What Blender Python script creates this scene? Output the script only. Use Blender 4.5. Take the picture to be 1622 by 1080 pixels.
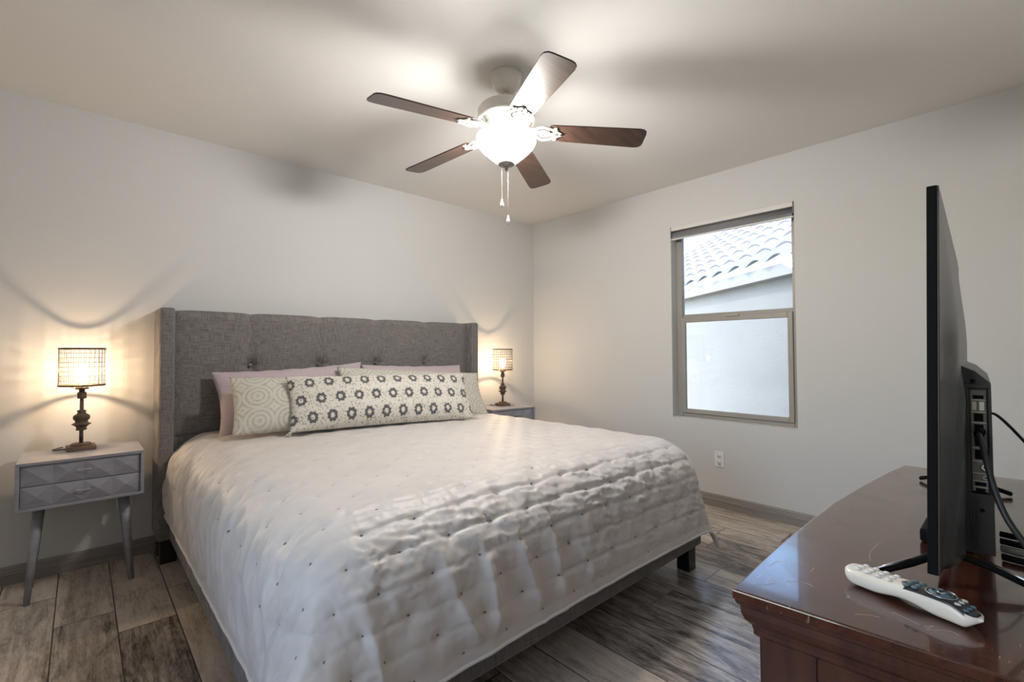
import bpy, bmesh, math, random
import numpy as np
from mathutils import Vector, Matrix
random.seed(7); rng = np.random.RandomState(11)
PI = math.pi
sc = bpy.context.scene
for o in list(bpy.data.objects): bpy.data.objects.remove(o)
C = sc.collection

# ------------------------------------------------------------------ camera
cd = bpy.data.cameras.new('camera'); cam = bpy.data.objects.new('camera', cd); C.objects.link(cam)
cd.sensor_width = 36; cd.lens = 742.4 / 1622 * 36; cd.clip_start = 0.02
F = Vector((0.67703479, 0.73554649, 0.02439758)); R = Vector((0.73583241, -0.67714875, -0.00449865)); U = R.cross(F)
M = Matrix((R, U, -F)).transposed().to_4x4(); M.translation = (0, 0, 1.1272)
cam.matrix_world = M
sc.camera = cam

# ------------------------------------------------------------------ room size
D = 3.3895; W = 3.4232; H = 2.44; XL = -1.15; YF = -0.24
WY0, WY1, WZ0, WZ1 = 0.99, 1.86, 0.62, 2.11      # window in the right wall

# ------------------------------------------------------------------ light and exposure
sc.view_settings.view_transform = 'Standard'; sc.view_settings.look = 'None'
sc.view_settings.exposure = 0.42; sc.view_settings.gamma = 1.0; sc.view_settings.use_curve_mapping = False
wd = bpy.data.worlds.new('world'); sc.world = wd; wd.use_nodes = True
wn = wd.node_tree; sky = wn.nodes.new('ShaderNodeTexSky')
sky.sky_type = 'NISHITA'; sky.sun_disc = False; sky.sun_elevation = math.radians(50); sky.sun_rotation = math.radians(-60)
wn.links.new(sky.outputs[0], wn.nodes['Background'].inputs[0])
wn.nodes['Background'].inputs[1].default_value = 0.8
sd = bpy.data.lights.new('sun', 'SUN'); sd.energy = 1.35; sd.angle = math.radians(0.6); sd.color = (1, .97, .92)
so = bpy.data.objects.new('sun', sd); C.objects.link(so)
so.rotation_euler = Vector((-.62, .30, .95)).to_track_quat('Z', 'Y').to_euler()
LY0, LY1, LZ0, LZ1 = .25, 1.40, .62, 2.11            # unseen second window, added in the left wall for bluish daylight
for nm, x_, ya, yb, za, zb, ry in (('window_portal', W+.145, WY0, WY1, WZ0, WZ1, PI/2), ('added_window_portal', XL-.145, LY0, LY1, LZ0, LZ1, -PI/2)):
    pd = bpy.data.lights.new(nm, 'AREA'); pd.shape = 'RECTANGLE'; pd.size = zb-za; pd.size_y = yb-ya; pd.cycles.is_portal = True
    po = bpy.data.objects.new(nm, pd); C.objects.link(po); po.location = (x_, (ya+yb)/2, (za+zb)/2); po.rotation_euler = (0, ry, 0)
FAN_E = 18.0; FAN_W = 46.0; LAMP_W = 6.5

# ------------------------------------------------------------------ materials
def mat(name, col=(.5,.5,.5), rough=.5, metal=0, spec=.5, **kw):
    m = bpy.data.materials.new(name); m.use_nodes = True
    b = m.node_tree.nodes['Principled BSDF']
    b.inputs['Base Color'].default_value = (*col, 1); b.inputs['Roughness'].default_value = rough
    b.inputs['Metallic'].default_value = metal; b.inputs['Specular IOR Level'].default_value = spec
    for k, v in kw.items():
        b.inputs[k.replace('_', ' ')].default_value = v
    return m
class G:
    """tiny node-graph helper"""
    def __init__(s, m): s.m = m; s.t = m.node_tree; s.b = s.t.nodes['Principled BSDF']
    def n(s, typ, ins={}, **props):
        nd = s.t.nodes.new(typ)
        for k, v in props.items(): setattr(nd, k, v)
        for k, v in ins.items(): s.set(nd, k, v)
        return nd
    def set(s, nd, k, v):
        i = nd.inputs[k]
        if hasattr(v, 'is_output') or isinstance(v, bpy.types.NodeSocket): s.t.links.new(v, i)
        elif isinstance(v, bpy.types.Node): s.t.links.new(v.outputs[0], i)
        else: i.default_value = v
    def math(s, op, a, b=0., c=0.): return s.n('ShaderNodeMath', {0: a, 1: b, 2: c}, operation=op).outputs[0]
    def vmath(s, op, a, b=(0,0,0)): return s.n('ShaderNodeVectorMath', {0: a, 1: b}, operation=op).outputs[0]
    def coord(s, which='Object'): return s.n('ShaderNodeTexCoord').outputs[which]
    def mapp(s, v, scale=(1,1,1), loc=(0,0,0), rot=(0,0,0)):
        return s.n('ShaderNodeMapping', {'Vector': v, 'Scale': scale, 'Location': loc, 'Rotation': rot}).outputs[0]
    def noise(s, v, scale=5., detail=4., rough=.5, dist=0.):
        return s.n('ShaderNodeTexNoise', {'Vector': v, 'Scale': scale, 'Detail': detail, 'Roughness': rough, 'Distortion': dist}).outputs[0]
    def ramp(s, f, stops):
        nd = s.n('ShaderNodeValToRGB', {0: f}); cr = nd.color_ramp
        while len(cr.elements) < len(stops): cr.elements.new(.5)
        for e, (p, c) in zip(cr.elements, stops): e.position = p; e.color = (*c, 1) if len(c) == 3 else c
        return nd.outputs[0]
    def mix(s, f, a, b, blend='MIX'):
        nd = s.n('ShaderNodeMix', data_type='RGBA', blend_type=blend)
        s.set(nd, 0, f); s.set(nd, 6, a if not isinstance(a, tuple) else (*a, 1)[:4]); s.set(nd, 7, b if not isinstance(b, tuple) else (*b, 1)[:4])
        return nd.outputs[2]
    def bump(s, h, strength=.3, dist=.01):
        nd = s.n('ShaderNodeBump', {'Height': h, 'Strength': strength, 'Distance': dist}); s.t.links.new(nd.outputs[0], s.b.inputs['Normal'])
    def col(s, c): s.set(s.b, 'Base Color', c)
    def rough(s, c): s.set(s.b, 'Roughness', c)

def plaster(name, col, bs=.10):
    m = mat(name, col, .82, spec=.25); g = G(m)
    g.bump(g.noise(g.coord(), 110, 3, .6), bs, .003); return m
m_wall = plaster('wall_paint', (.645,.645,.64)); m_ceil = plaster('ceiling_paint', (.78,.77,.75), .14)
m_white = mat('white_plastic', (.82,.81,.79), .35)

def floor_mat():
    m = mat('plank_floor', (.3,.27,.24), .32, spec=.6); g = G(m)
    sep = g.n('ShaderNodeSeparateXYZ', {0: g.coord()}); X, Y = sep.outputs[0], sep.outputs[1]
    rx = g.math('DIVIDE', g.math('ADD', X, 5.918), .195)
    row = g.math('FLOOR', rx); fx = g.math('FRACT', rx)
    wn1 = g.n('ShaderNodeTexWhiteNoise', {'W': row}, noise_dimensions='1D').outputs[0]
    ry = g.math('ADD', g.math('DIVIDE', Y, 1.22), g.math('MULTIPLY', wn1, 7.3))
    coln = g.math('FLOOR', ry); fy = g.math('FRACT', ry)
    idv = g.n('ShaderNodeCombineXYZ', {0: row, 1: coln, 2: 3.})
    wid = g.n('ShaderNodeTexWhiteNoise', {'Vector': idv.outputs[0]}, noise_dimensions='3D')
    rnd = wid.outputs[0]
    off = g.vmath('SCALE', wid.outputs[1]); off.node.inputs['Scale'].default_value = 37.
    p = g.vmath('ADD', g.coord(), off)
    grain = g.noise(g.mapp(p, (34, 2.2, 1)), 1., 8, .68, .6)
    blot = g.noise(g.mapp(p, (12, 3.6, 1)), 1., 9, .70, .9)
    fine = g.noise(g.mapp(p, (170, 26, 1)), 1., 6, .75)
    f = g.math('ADD', g.math('MULTIPLY', grain, .45), g.math('MULTIPLY', blot, .55))
    f = g.math('ADD', f, g.math('MULTIPLY', g.math('SUBTRACT', rnd, .5), .20))
    f = g.math('ADD', f, g.math('MULTIPLY', g.math('SUBTRACT', fine, .5), .34))
    c = g.ramp(f, [(.32,(.06,.05,.043)), (.39,(.19,.16,.137)), (.47,(.36,.31,.265)), (.57,(.56,.50,.435)), (.72,(.70,.645,.58))])
    tint = g.mix(g.math('MULTIPLY', wid.outputs[0], .5), (.95,.97,1.0), (1.0,.90,.80))
    c = g.mix(1., c, tint, 'MULTIPLY')
    ex = g.math('MULTIPLY', g.math('MINIMUM', fx, g.math('SUBTRACT', 1., fx)), .195)
    ey = g.math('MULTIPLY', g.math('MINIMUM', fy, g.math('SUBTRACT', 1., fy)), 1.22)
    e = g.math('MINIMUM', ex, ey)
    gap = g.n('ShaderNodeMapRange', {0: e, 1: .0008, 2: .003, 3: 0., 4: 1.}).outputs[0]
    c = g.mix(gap, (.02,.017,.015), c); g.col(c)
    g.rough(g.n('ShaderNodeMapRange', {0: f, 1: .3, 2: .75, 3: .27, 4: .17}).outputs[0])
    g.bump(g.math('ADD', g.math('MULTIPLY', f, .35), gap), .35, .002)
    return m
m_floor = floor_mat()

def wood(name, dark, light, rough, scale=(30,2,30), coat=0., cr=.08, spec=.5):
    m = mat(name, light, rough, spec=spec, Coat_Weight=coat, Coat_Roughness=cr); g = G(m)
    n = g.noise(g.mapp(g.coord(), scale), 1., 6, .6, .4)
    g.col(g.ramp(n, [(.3, dark), (.7, light)])); g.bump(n, .08, .002); return m
m_base = wood('baseboard_wood', (.20,.18,.165), (.31,.28,.26), .45, (2,2,60))

def fabric(name, c1, c2, sc_=(900,900), rough=.95, sheen=.2, bs=.5, coord='UV'):
    """slubby linen: two crossed stretched noises; coordinates in metres"""
    m = mat(name, c1, rough, spec=.2, Sheen_Weight=sheen); g = G(m); v = g.coord(coord)
    a = g.noise(g.mapp(v, (sc_[0]*.05, sc_[1], sc_[1])), 1., 3, .7); b = g.noise(g.mapp(v, (sc_[0], sc_[1]*.05, sc_[1]*.05)), 1., 3, .7)
    f = g.math('MULTIPLY', g.math('ADD', a, b), .5)
    g.col(g.ramp(f, [(.36, c1), (.62, c2)])); g.bump(f, bs, .002); return m
m_linen = fabric('grey_linen', (.085,.077,.073), (.27,.25,.24), (320,320), coord='Object')
m_black = mat('black_plastic', (.006,.006,.007), .55, spec=.08); m_blackwood = mat('black_leg', (.012,.010,.010), .3)

def quilt_mat():
    m = mat('satin_quilt', (.60,.555,.515), .47, spec=.5, Sheen_Weight=.25, Sheen_Roughness=.4); g = G(m)
    uv = g.coord('UV')
    def lat(off):
        p = g.vmath('ADD', g.mapp(uv, (1/.16, 1/.16, 0)), off)
        p = g.vmath('SUBTRACT', g.vmath('FRACTION', p), (.5,.5,0))
        sep = g.n('ShaderNodeSeparateXYZ', {0: p})
        return g.math('ADD', g.math('ABSOLUTE', g.math('MULTIPLY', sep.outputs[0], .16)), g.math('ABSOLUTE', g.math('MULTIPLY', sep.outputs[1], .26)))
    d = g.math('MINIMUM', lat((.5,.5,0)), lat((0,0,0)))
    k = g.n('ShaderNodeMapRange', {0: d, 1: .0045, 2: .0075, 3: 0., 4: 1.}).outputs[0]
    n = g.noise(uv, 5, 3)
    g.col(g.mix(k, (.16,.145,.15), g.ramp(n, [(.3,(.61,.56,.525)), (.7,(.67,.62,.585))])))
    g.bump(g.noise(uv, 60, 4, .6), .12, .004)
    return m
m_quilt = quilt_mat(); m_hem = mat('satin_hem', (.69,.645,.615), .5)

def pattern_mat(kind):
    m = mat(kind+'_cloth', (.7,.68,.62), .9, spec=.2, Sheen_Weight=.2); g = G(m); uv = g.coord('UV')
    cream = (.66,.625,.55)
    if kind == 'medallion':
        def lat(off):
            p = g.vmath('ADD', g.mapp(uv, (1/.100, 1/.21, 0)), off)
            p = g.vmath('SUBTRACT', g.vmath('FRACTION', p), (.5,.5,0))
            s = g.n('ShaderNodeSeparateXYZ', {0: p}); x = g.math('MULTIPLY', s.outputs[0], .100); y = g.math('MULTIPLY', s.outputs[1], .21)
            x = g.math('ADD', x, g.math('MULTIPLY', g.math('SUBTRACT', g.noise(uv, 60, 2), .5), .010)); y = g.math('ADD', y, g.math('MULTIPLY', g.math('SUBTRACT', g.noise(g.mapp(uv, (1,1,1), (3,7,0)), 60, 2), .5), .010))
            r = g.math('SQRT', g.math('ADD', g.math('MULTIPLY', x, x), g.math('MULTIPLY', g.math('MULTIPLY', y, y), .72)))
            a = g.math('ARCTAN2', y, x)
            return g.math('ADD', r, g.math('MULTIPLY', g.math('COSINE', g.math('MULTIPLY', a, 8)), .0026)), g.math('ADD', g.math('ABSOLUTE', x), g.math('MULTIPLY', g.math('ABSOLUTE', y), .43))
        (r1, d1), (r2, d2) = lat((.5,.5,0)), lat((0,0,0))
        r = g.math('MINIMUM', r1, r2); d = g.math('MINIMUM', d1, d2)
        ring = g.math('MULTIPLY', g.math('GREATER_THAN', r, .0115), g.math('LESS_THAN', r, .0262))
        halo = g.math('MULTIPLY', g.math('GREATER_THAN', r, .0305), g.math('LESS_THAN', r, .0325))
        lines = g.math('LESS_THAN', g.math('ABSOLUTE', g.math('SUBTRACT', d1, d2)), .0022)
        sp = g.n('ShaderNodeTexVoronoi', {'Vector': uv, 'Scale': 95.}).outputs[0]
        speck = g.math('MULTIPLY', g.math('LESS_THAN', sp, .36), g.math('GREATER_THAN', g.noise(uv, 45, 2), .47))
        c = g.mix(g.math('MULTIPLY', speck, .75), cream, (.20,.195,.18))
        c = g.mix(g.math('MULTIPLY', g.math('MAXIMUM', lines, halo), .45), c, (.25,.245,.23))
        c = g.mix(ring, c, g.mix(g.noise(uv, 160, 2), (.055,.055,.058), (.16,.155,.15)))
    else:
        p = g.vmath('SUBTRACT', g.vmath('FRACTION', g.mapp(uv, (1/.145, 1/.145, 0), (.2,.35,0))), (.5,.5,0))
        r = g.math('MULTIPLY', g.vmath('LENGTH', p).node.outputs['Value'], .145)
        w = g.math('SINE', g.math('MULTIPLY', r, 2*PI/.024))
        k = g.n('ShaderNodeMapRange', {0: w, 1: -.1, 2: .5, 3: 0., 4: .6}).outputs[0]
        k = g.math('MULTIPLY', k, g.n('ShaderNodeMapRange', {0: g.noise(uv, 70, 3), 1: .35, 2: .6, 3: .35, 4: 1.}).outputs[0])
        c = g.mix(k, (.60,.575,.50), (.31,.315,.28))
    g.col(c); g.bump(g.noise(uv, 420, 2), .25, .002); return m
m_medal = pattern_mat('medallion'); m_circle = pattern_mat('circle')
m_pink = fabric('mauve_pillowcase', (.47,.385,.40), (.56,.465,.485), (500,500), .7, .3, .15)

def grey_paint():
    m = mat('grey_painted_wood', (.23,.225,.245), .45); g = G(m)
    n = g.noise(g.mapp(g.coord(), (3,40,40)), 1., 5); g.col(g.ramp(n, [(.3,(.255,.255,.295)), (.7,(.325,.325,.37))])); return m
m_grey = grey_paint(); m_handle = mat('brushed_metal', (.78,.76,.72), .28, 1)
m_bronze = wood('aged_bronze', (.035,.025,.018), (.16,.11,.075), .45, (25,25,25))
m_wire = mat('shade_wire', (.11,.085,.06), .45, .7)
m_lampwood = wood('rustic_base', (.07,.045,.028), (.24,.16,.10), .55, (8,60,60))

def glass_mat(name, tint=(1,1,1), refl=.10, rough=.0):
    m = bpy.data.materials.new(name); m.use_nodes = True; t = m.node_tree; t.nodes.clear()
    out = t.nodes.new('ShaderNodeOutputMaterial'); mx = t.nodes.new('ShaderNodeMixShader'); tr = t.nodes.new('ShaderNodeBsdfTransparent'); gl = t.nodes.new('ShaderNodeBsdfGlossy')
    tr.inputs[0].default_value = (*tint, 1); gl.inputs['Roughness'].default_value = rough
    fr = t.nodes.new('ShaderNodeFresnel'); fr.inputs[0].default_value = 1.45
    t.links.new(fr.outputs[0], mx.inputs[0]); t.links.new(tr.outputs[0], mx.inputs[1]); t.links.new(gl.outputs[0], mx.inputs[2]); t.links.new(mx.outputs[0], out.inputs[0])
    return m
m_glass = glass_mat('window_glass', (.95,.98,.98))
m_bulbglass = bpy.data.materials.new('glowing_bulb_glass'); m_bulbglass.use_nodes = True
_t = m_bulbglass.node_tree; _t.nodes.clear(); _o = _t.nodes.new('ShaderNodeOutputMaterial'); _a = _t.nodes.new('ShaderNodeAddShader'); _tr = _t.nodes.new('ShaderNodeBsdfTransparent'); _e = _t.nodes.new('ShaderNodeEmission')
_e.inputs[0].default_value = (1,.80,.55,1); _e.inputs[1].default_value = 1.1
_t.links.new(_tr.outputs[0], _a.inputs[0]); _t.links.new(_e.outputs[0], _a.inputs[1]); _t.links.new(_a.outputs[0], _o.inputs[0])
def emit(name, col, s):
    m = mat(name, (.9,.9,.9), .4); b = m.node_tree.nodes['Principled BSDF']
    b.inputs['Emission Color'].default_value = (*col, 1); b.inputs['Emission Strength'].default_value = s; return m
m_fil = emit('filament_glow', (1,.62,.28), 60.)
m_bowl = bpy.data.materials.new('frosted_bowl'); m_bowl.use_nodes = True
_t = m_bowl.node_tree; _t.nodes.clear(); _o = _t.nodes.new('ShaderNodeOutputMaterial'); _a = _t.nodes.new('ShaderNodeAddShader'); _tr = _t.nodes.new('ShaderNodeBsdfTransparent'); _e = _t.nodes.new('ShaderNodeEmission')
_tr.inputs[0].default_value = (.8,.8,.8,1); _e.inputs[0].default_value = (1,.965,.92,1); _e.inputs[1].default_value = FAN_E
_t.links.new(_tr.outputs[0], _a.inputs[0]); _t.links.new(_e.outputs[0], _a.inputs[1]); _t.links.new(_a.outputs[0], _o.inputs[0])
m_fan = mat('white_enamel', (.70,.68,.63), .32)
m_fanfilig = mat('antique_white_enamel', (.50,.485,.45), .5)
m_blade = wood('walnut_blade', (.022,.012,.009), (.070,.036,.026), .32, (2.5,40,10), .3, .2)
m_alu = mat('taupe_window_frame', (.36,.335,.30), .4)
m_blind = mat('grey_blind_fabric', (.20,.20,.215), .7); m_blindrail = mat('pale_blind_rail', (.70,.69,.67), .4)

def cherry():
    m = mat('cherry_top', (.1,.03,.02), .16, spec=.6, Coat_Weight=.6, Coat_Roughness=.05); g = G(m); p = g.coord()
    n = g.noise(g.mapp(p, (3,38,38)), 1., 6, .6, .5)
    c = g.ramp(n, [(.3,(.032,.009,.006)), (.7,(.10,.030,.017))])
    sm = g.noise(p, 7, 6, .65, 1.)
    g.rough(g.n('ShaderNodeMapRange', {0: sm, 1: .35, 2: .7, 3: .10, 4: .30}).outputs[0])
    # scuffs: a worn area and hairline scratches
    sc1 = g.noise(g.mapp(p, (20,160,20), rot=(0,0,.6)), 1., 3, .8)
    area = g.noise(p, 5.2, 2); k = g.math('MULTIPLY', g.math('GREATER_THAN', sc1, .64), g.math('GREATER_THAN', area, .56))
    g.col(g.mix(g.math('MULTIPLY', k, .45), c, (.42,.25,.20)))
    return m
m_cherry = cherry(); m_cherrybody = wood('cherry_body', (.024,.008,.006), (.085,.027,.017), .3, (30,30,2), .3, .15)
m_scratch = mat('bare_scratch', (.55,.42,.36), .5)
m_tvback = mat('tv_back_plastic', (.028,.028,.030), .36); m_tvshell = mat('tv_shell_plastic', (.062,.059,.057), .30)
m_screen = mat('screen_glass', (.006,.006,.008), .06, spec=.6); m_port = mat('port_plate', (.20,.19,.17), .5); m_portw = mat('port_metal', (.6,.58,.52), .35, .8)
m_silver = mat('silver_trim', (.55,.56,.58), .22, 1); m_cable = mat('cable_rubber', (.02,.02,.021), .42)
m_remw = mat('remote_white', (.80,.76,.70), .3); m_remk = mat('remote_black', (.02,.022,.026), .25); m_remb = mat('remote_buttons', (.07,.14,.18), .3); m_remgrey = mat('remote_pale_buttons', (.5,.5,.48), .4)
def stucco(name, c, s):
    m = mat(name, c, .9, spec=.1); g = G(m); n = g.noise(g.coord(), 2.2, 5); g.col(g.ramp(n, [(.3, tuple(x*.93 for x in c)), (.7, c)])); g.bump(g.noise(g.coord(), s, 4), .4, .01); return m
m_stucco = stucco('stucco', (.34,.325,.305), 60); m_fascia = stucco('fascia_paint', (.42,.405,.385), 20); m_tile = stucco('clay_roof_tile', (.33,.31,.315), 25)
m_dirt = stucco('gravel', (.45,.40,.34), 30); m_brick = stucco('ext_stucco', (.6,.56,.5), 60)

# ------------------------------------------------------------------ geometry helpers
def tag(o, label, cat, group=None):
    o['label'] = label; o['category'] = cat
    if group: o['group'] = group
    return o
def link_mesh(name, verts, faces, m, parent=None, smooth=False, uvs=None, auto=False):
    me = bpy.data.meshes.new(name); me.from_pydata([tuple(map(float, v)) for v in verts], [], [tuple(map(int, f)) for f in faces]); me.update()
    me.materials.append(m)
    if smooth: me.shade_smooth()
    if uvs is not None:
        ul = me.uv_layers.new(name='UVMap'); li = np.zeros(len(me.loops), dtype=np.int32); me.loops.foreach_get('vertex_index', li)
        ul.data.foreach_set('uv', np.asarray(uvs, dtype=np.float32)[li].ravel())
    o = bpy.data.objects.new(name, me); C.objects.link(o)
    if parent: o.parent = parent
    return o
class MB:
    """collects shapes of ONE part"""
    def __init__(s): s.bm = bmesh.new()
    def _add(s, t, mtx=None, smooth=False):
        if mtx is not None: t.transform(mtx)
        for f in t.faces: f.smooth = smooth
        me = bpy.data.meshes.new('t'); t.to_mesh(me); t.free(); s.bm.from_mesh(me); bpy.data.meshes.remove(me); return s
    def box(s, a, b, bev=0., seg=2, mtx=None, taper=None):
        t = bmesh.new(); bmesh.ops.create_cube(t, size=1)
        a = Vector(a); b = Vector(b); c = (a+b)/2; d = b-a
        for v in t.verts: v.co = Vector((c.x+v.co.x*d.x, c.y+v.co.y*d.y, c.z+v.co.z*d.z))
        if bev: bmesh.ops.bevel(t, geom=t.edges[:], offset=bev, segments=seg, profile=.5, affect='EDGES')
        return s._add(t, mtx, False)
    def lathe(s, prof, n=32, c=(0,0,0), sx=1, sy=1, mtx=None, smooth=True):
        t = bmesh.new(); rings = []
        for r, z in prof:
            if r < 1e-5: rings.append([t.verts.new((c[0], c[1], c[2]+z))])
            else: rings.append([t.verts.new((c[0]+sx*r*math.cos(2*PI*i/n), c[1]+sy*r*math.sin(2*PI*i/n), c[2]+z)) for i in range(n)])
        for A, B in zip(rings, rings[1:]):
            for i in range(n):
                j = (i+1) % n
                if len(A) == 1 and len(B) == 1: continue
                if len(A) == 1: t.faces.new((A[0], B[j], B[i]))
                elif len(B) == 1: t.faces.new((A[i], A[j], B[0]))
                else: t.faces.new((A[i], A[j], B[j], B[i]))
        bmesh.ops.recalc_face_normals(t, faces=t.faces[:])
        return s._add(t, mtx, smooth)
    def tube(s, pts, r, n=8, closed=False, mtx=None, flat=1.):
        pts = [Vector(p) for p in pts]; t = bmesh.new(); rings = []; N = len(pts)
        rr = r if isinstance(r, (list, tuple)) else [r]*N
        up = Vector((0,0,1))
        for i, p in enumerate(pts):
            if closed: d = pts[(i+1) % N]-pts[i-1]
            else: d = pts[min(i+1, N-1)]-pts[max(i-1, 0)]
            d.normalize(); a = d.cross(up)
            if a.length < .05: a = d.cross(Vector((0,1,0)))
            a.normalize(); b = a.cross(d)
            rings.append([t.verts.new(p+(a*math.cos(2*PI*k/n)+b*math.sin(2*PI*k/n)*flat)*rr[i]) for k in range(n)])
        for i in range(N if closed else N-1):
            A = rings[i]; B = rings[(i+1) % N]
            for k in range(n): t.faces.new((A[k], A[(k+1) % n], B[(k+1) % n], B[k]))
        if not closed: t.faces.new(rings[0]); t.faces.new(rings[-1][::-1])
        bmesh.ops.recalc_face_normals(t, faces=t.faces[:])
        return s._add(t, mtx, True)
    def prism(s, poly, z0, z1, bev=0., mtx=None, seg=2):
        """polygon in xy extruded z0..z1"""
        t = bmesh.new(); A = [t.verts.new((x, y, z0)) for x, y in poly]; B = [t.verts.new((x, y, z1)) for x, y in poly]; n = len(poly)
        t.faces.new(A[::-1]); t.faces.new(B)
        for i in range(n): t.faces.new((A[i], A[(i+1) % n], B[(i+1) % n], B[i]))
        bmesh.ops.recalc_face_normals(t, faces=t.faces[:])
        if bev: bmesh.ops.bevel(t, geom=[e for e in t.edges if abs(e.verts[0].co.z-e.verts[1].co.z) < 1e-6], offset=bev, segments=seg, profile=.5, affect='EDGES')
        return s._add(t, mtx, False)
    def build(s, name, m, parent=None, loc=None):
        me = bpy.data.meshes.new(name); s.bm.to_mesh(me); s.bm.free(); me.materials.append(m)
        o = bpy.data.objects.new(name, me); C.objects.link(o)
        if parent: o.parent = parent
        if loc: o.location = loc
        return o
def empty(name, loc=(0,0,0), rz=0.):
    o = bpy.data.objects.new(name, None); C.objects.link(o); o.location = loc; o.rotation_euler = (0,0,rz); o.empty_display_size = .1; return o
def copy_tree(o, parent=None):
    c = o.copy(); C.objects.link(c); c.parent = parent
    for ch in [x for x in bpy.data.objects if x.parent == o]: copy_tree(ch, c)
    return c
def struct(o): o['kind'] = 'structure'; return o
def spline(pts, n=8):
    """Catmull-Rom through points"""
    P = [Vector(p) for p in pts]; P = [P[0]*2-P[1]]+P+[P[-1]*2-P[-2]]; out = []
    for i in range(1, len(P)-2):
        for k in range(n):
            t = k/n; a, b, c, d = P[i-1:i+3]
            out.append(.5*((2*b)+(c-a)*t+(2*a-5*b+4*c-d)*t*t+(3*b-a-3*c+d)*t**3))
    out.append(P[-2]); return out
def vnoise(u, v, seed=0):
    """smooth value noise in 0..1 on numpy arrays"""
    tab = np.random.RandomState(seed).rand(256, 256)
    iu = np.floor(u).astype(int); iv = np.floor(v).astype(int); fu = u-iu; fv = v-iv
    fu = fu*fu*(3-2*fu); fv = fv*fv*(3-2*fv); a = iu % 256; b = iv % 256; a1 = (a+1) % 256; b1 = (b+1) % 256
    return (tab[a,b]*(1-fu)+tab[a1,b]*fu)*(1-fv)+(tab[a,b1]*(1-fu)+tab[a1,b1]*fu)*fv
def fbm(u, v, seed=0, o=3):
    s = 0; a = .5
    for k in range(o): s = s+a*vnoise(u*2**k+k*17.3, v*2**k+k*5.1, seed+k); a *= .5
    return s/(1-.5**o)
def sstep(x, a, b): t = np.clip((x-a)/(b-a), 0, 1); return t*t*(3-2*t)
def grid_faces(nu, nv, off=0, flip=False):
    i, j = np.meshgrid(np.arange(nu-1), np.arange(nv-1), indexing='ij'); a = (i*nv+j+off).ravel()
    f = np.stack([a, a+nv, a+nv+1, a+1], 1); return f[:, ::-1] if flip else f

# ------------------------------------------------------------------ the room
T = .14
struct(MB().box((XL-T, YF-T, -.12), (W+T, D+T, 0)).build('floor', m_floor))
struct(MB().box((XL-T, YF-T, H), (W+T, D+T, H+.15)).build('ceiling', m_ceil))
struct(MB().box((XL-T, D, 0), (W+T, D+T, H)).build('wall_back', m_wall))
struct(MB().box((XL-T, YF-T, 0), (W, YF, H)).build('wall_front', m_wall))
w = MB(); w.box((XL-T, YF, 0), (XL, LY0, H)); w.box((XL-T, LY1, 0), (XL, D, H)); w.box((XL-T, LY0, 0), (XL, LY1, LZ0)); w.box((XL-T, LY0, LZ1), (XL, LY1, H))
struct(w.build('wall_left', m_wall))
w = MB(); w.box((W, YF-T, 0), (W+T, WY0, H)); w.box((W, WY1, 0), (W+T, D, H)); w.box((W, WY0, 0), (W+T, WY1, WZ0)); w.box((W, WY0, WZ1), (W+T, WY1, H))
struct(w.build('wall_right', m_wall))
def baseboard(name, p0, p1, nrm):
    """moulded baseboard: profile (out, height) swept along a wall"""
    prof = [(0,0),(.015,0),(.015,.052),(.012,.058),(.012,.066),(.009,.070),(.009,.078),(.004,.0885),(0,.0894)]
    V = []; Fc = []; n = len(prof)
    for p in (p0, p1):
        for o_, h in prof: V.append((p[0]+nrm[0]*o_, p[1]+nrm[1]*o_, h))
    for i in range(n-1): Fc.append((i, i+1, n+i+1, n+i))
    Fc += [tuple(range(n))[::-1], tuple(range(n, 2*n))]
    o = link_mesh(name, V, Fc, m_base); struct(o)
baseboard('baseboard_back', (XL, D), (W, D), (0,-1)); baseboard('baseboard_right', (W, YF), (W, D), (-1,0))
baseboard('baseboard_left', (XL, YF), (XL, D), (1,0)); baseboard('baseboard_front', (XL, YF), (W, YF), (0,1))

# window
wi = struct(empty('window_1', (W, (WY0+WY1)/2, WZ0)))
hy = (WY1-WY0)/2; hz = WZ1-WZ0; x0 = .085; x1 = .135
f = MB()
for a, b in (((x0,-hy,0),(x1,-hy+.042,hz)), ((x0,hy-.042,0),(x1,hy,hz)), ((x0,-hy+.042,0),(x1,hy-.042,.035)), ((x0,-hy+.042,hz-.04),(x1,hy-.042,hz))): f.box(a, b, .004)
f.box((x0+.02,-hy+.04,.765),(x1,hy-.04,.80),.003)
f.build('window_frame', m_alu, wi)
s = MB(); zt = .775
for a, b in (((.07,-hy+.040,.03),(.10,-hy+.072,zt)), ((.07,hy-.072,.03),(.10,hy-.040,zt)), ((.07,-hy+.072,.03),(.10,hy-.072,.062)), ((.07,-hy+.072,zt-.04),(.10,hy-.072,zt))): s.box(a, b, .004)
s.box((.062,-.05,zt-.012),(.075,.05,zt+.006),.003)
s.build('lower_sash', m_alu, wi)
MB().box((.083,-hy+.07,.06),(.087,hy-.07,zt-.035)).build('lower_pane', m_glass, wi)
MB().box((.113,-hy+.04,.80),(.117,hy-.04,hz-.04)).build('upper_pane', m_glass, wi)
w2_ = struct(empty('added_window', (XL-.11, (LY0+LY1)/2, LZ0))); h2 = (LY1-LY0)/2; z2 = LZ1-LZ0; f = MB()  # unseen window, added to bring bluish daylight in from the left
for a, b in (((-.025,-h2,0),(.025,-h2+.042,z2)), ((-.025,h2-.042,0),(.025,h2,z2)), ((-.025,-h2+.042,0),(.025,h2-.042,.04)), ((-.025,-h2+.042,z2-.04),(.025,h2-.042,z2)), ((-.025,-.02,.04),(.025,.02,z2-.04))): f.box(a, b, .004)
f.build('window_frame', m_alu, w2_)
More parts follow.
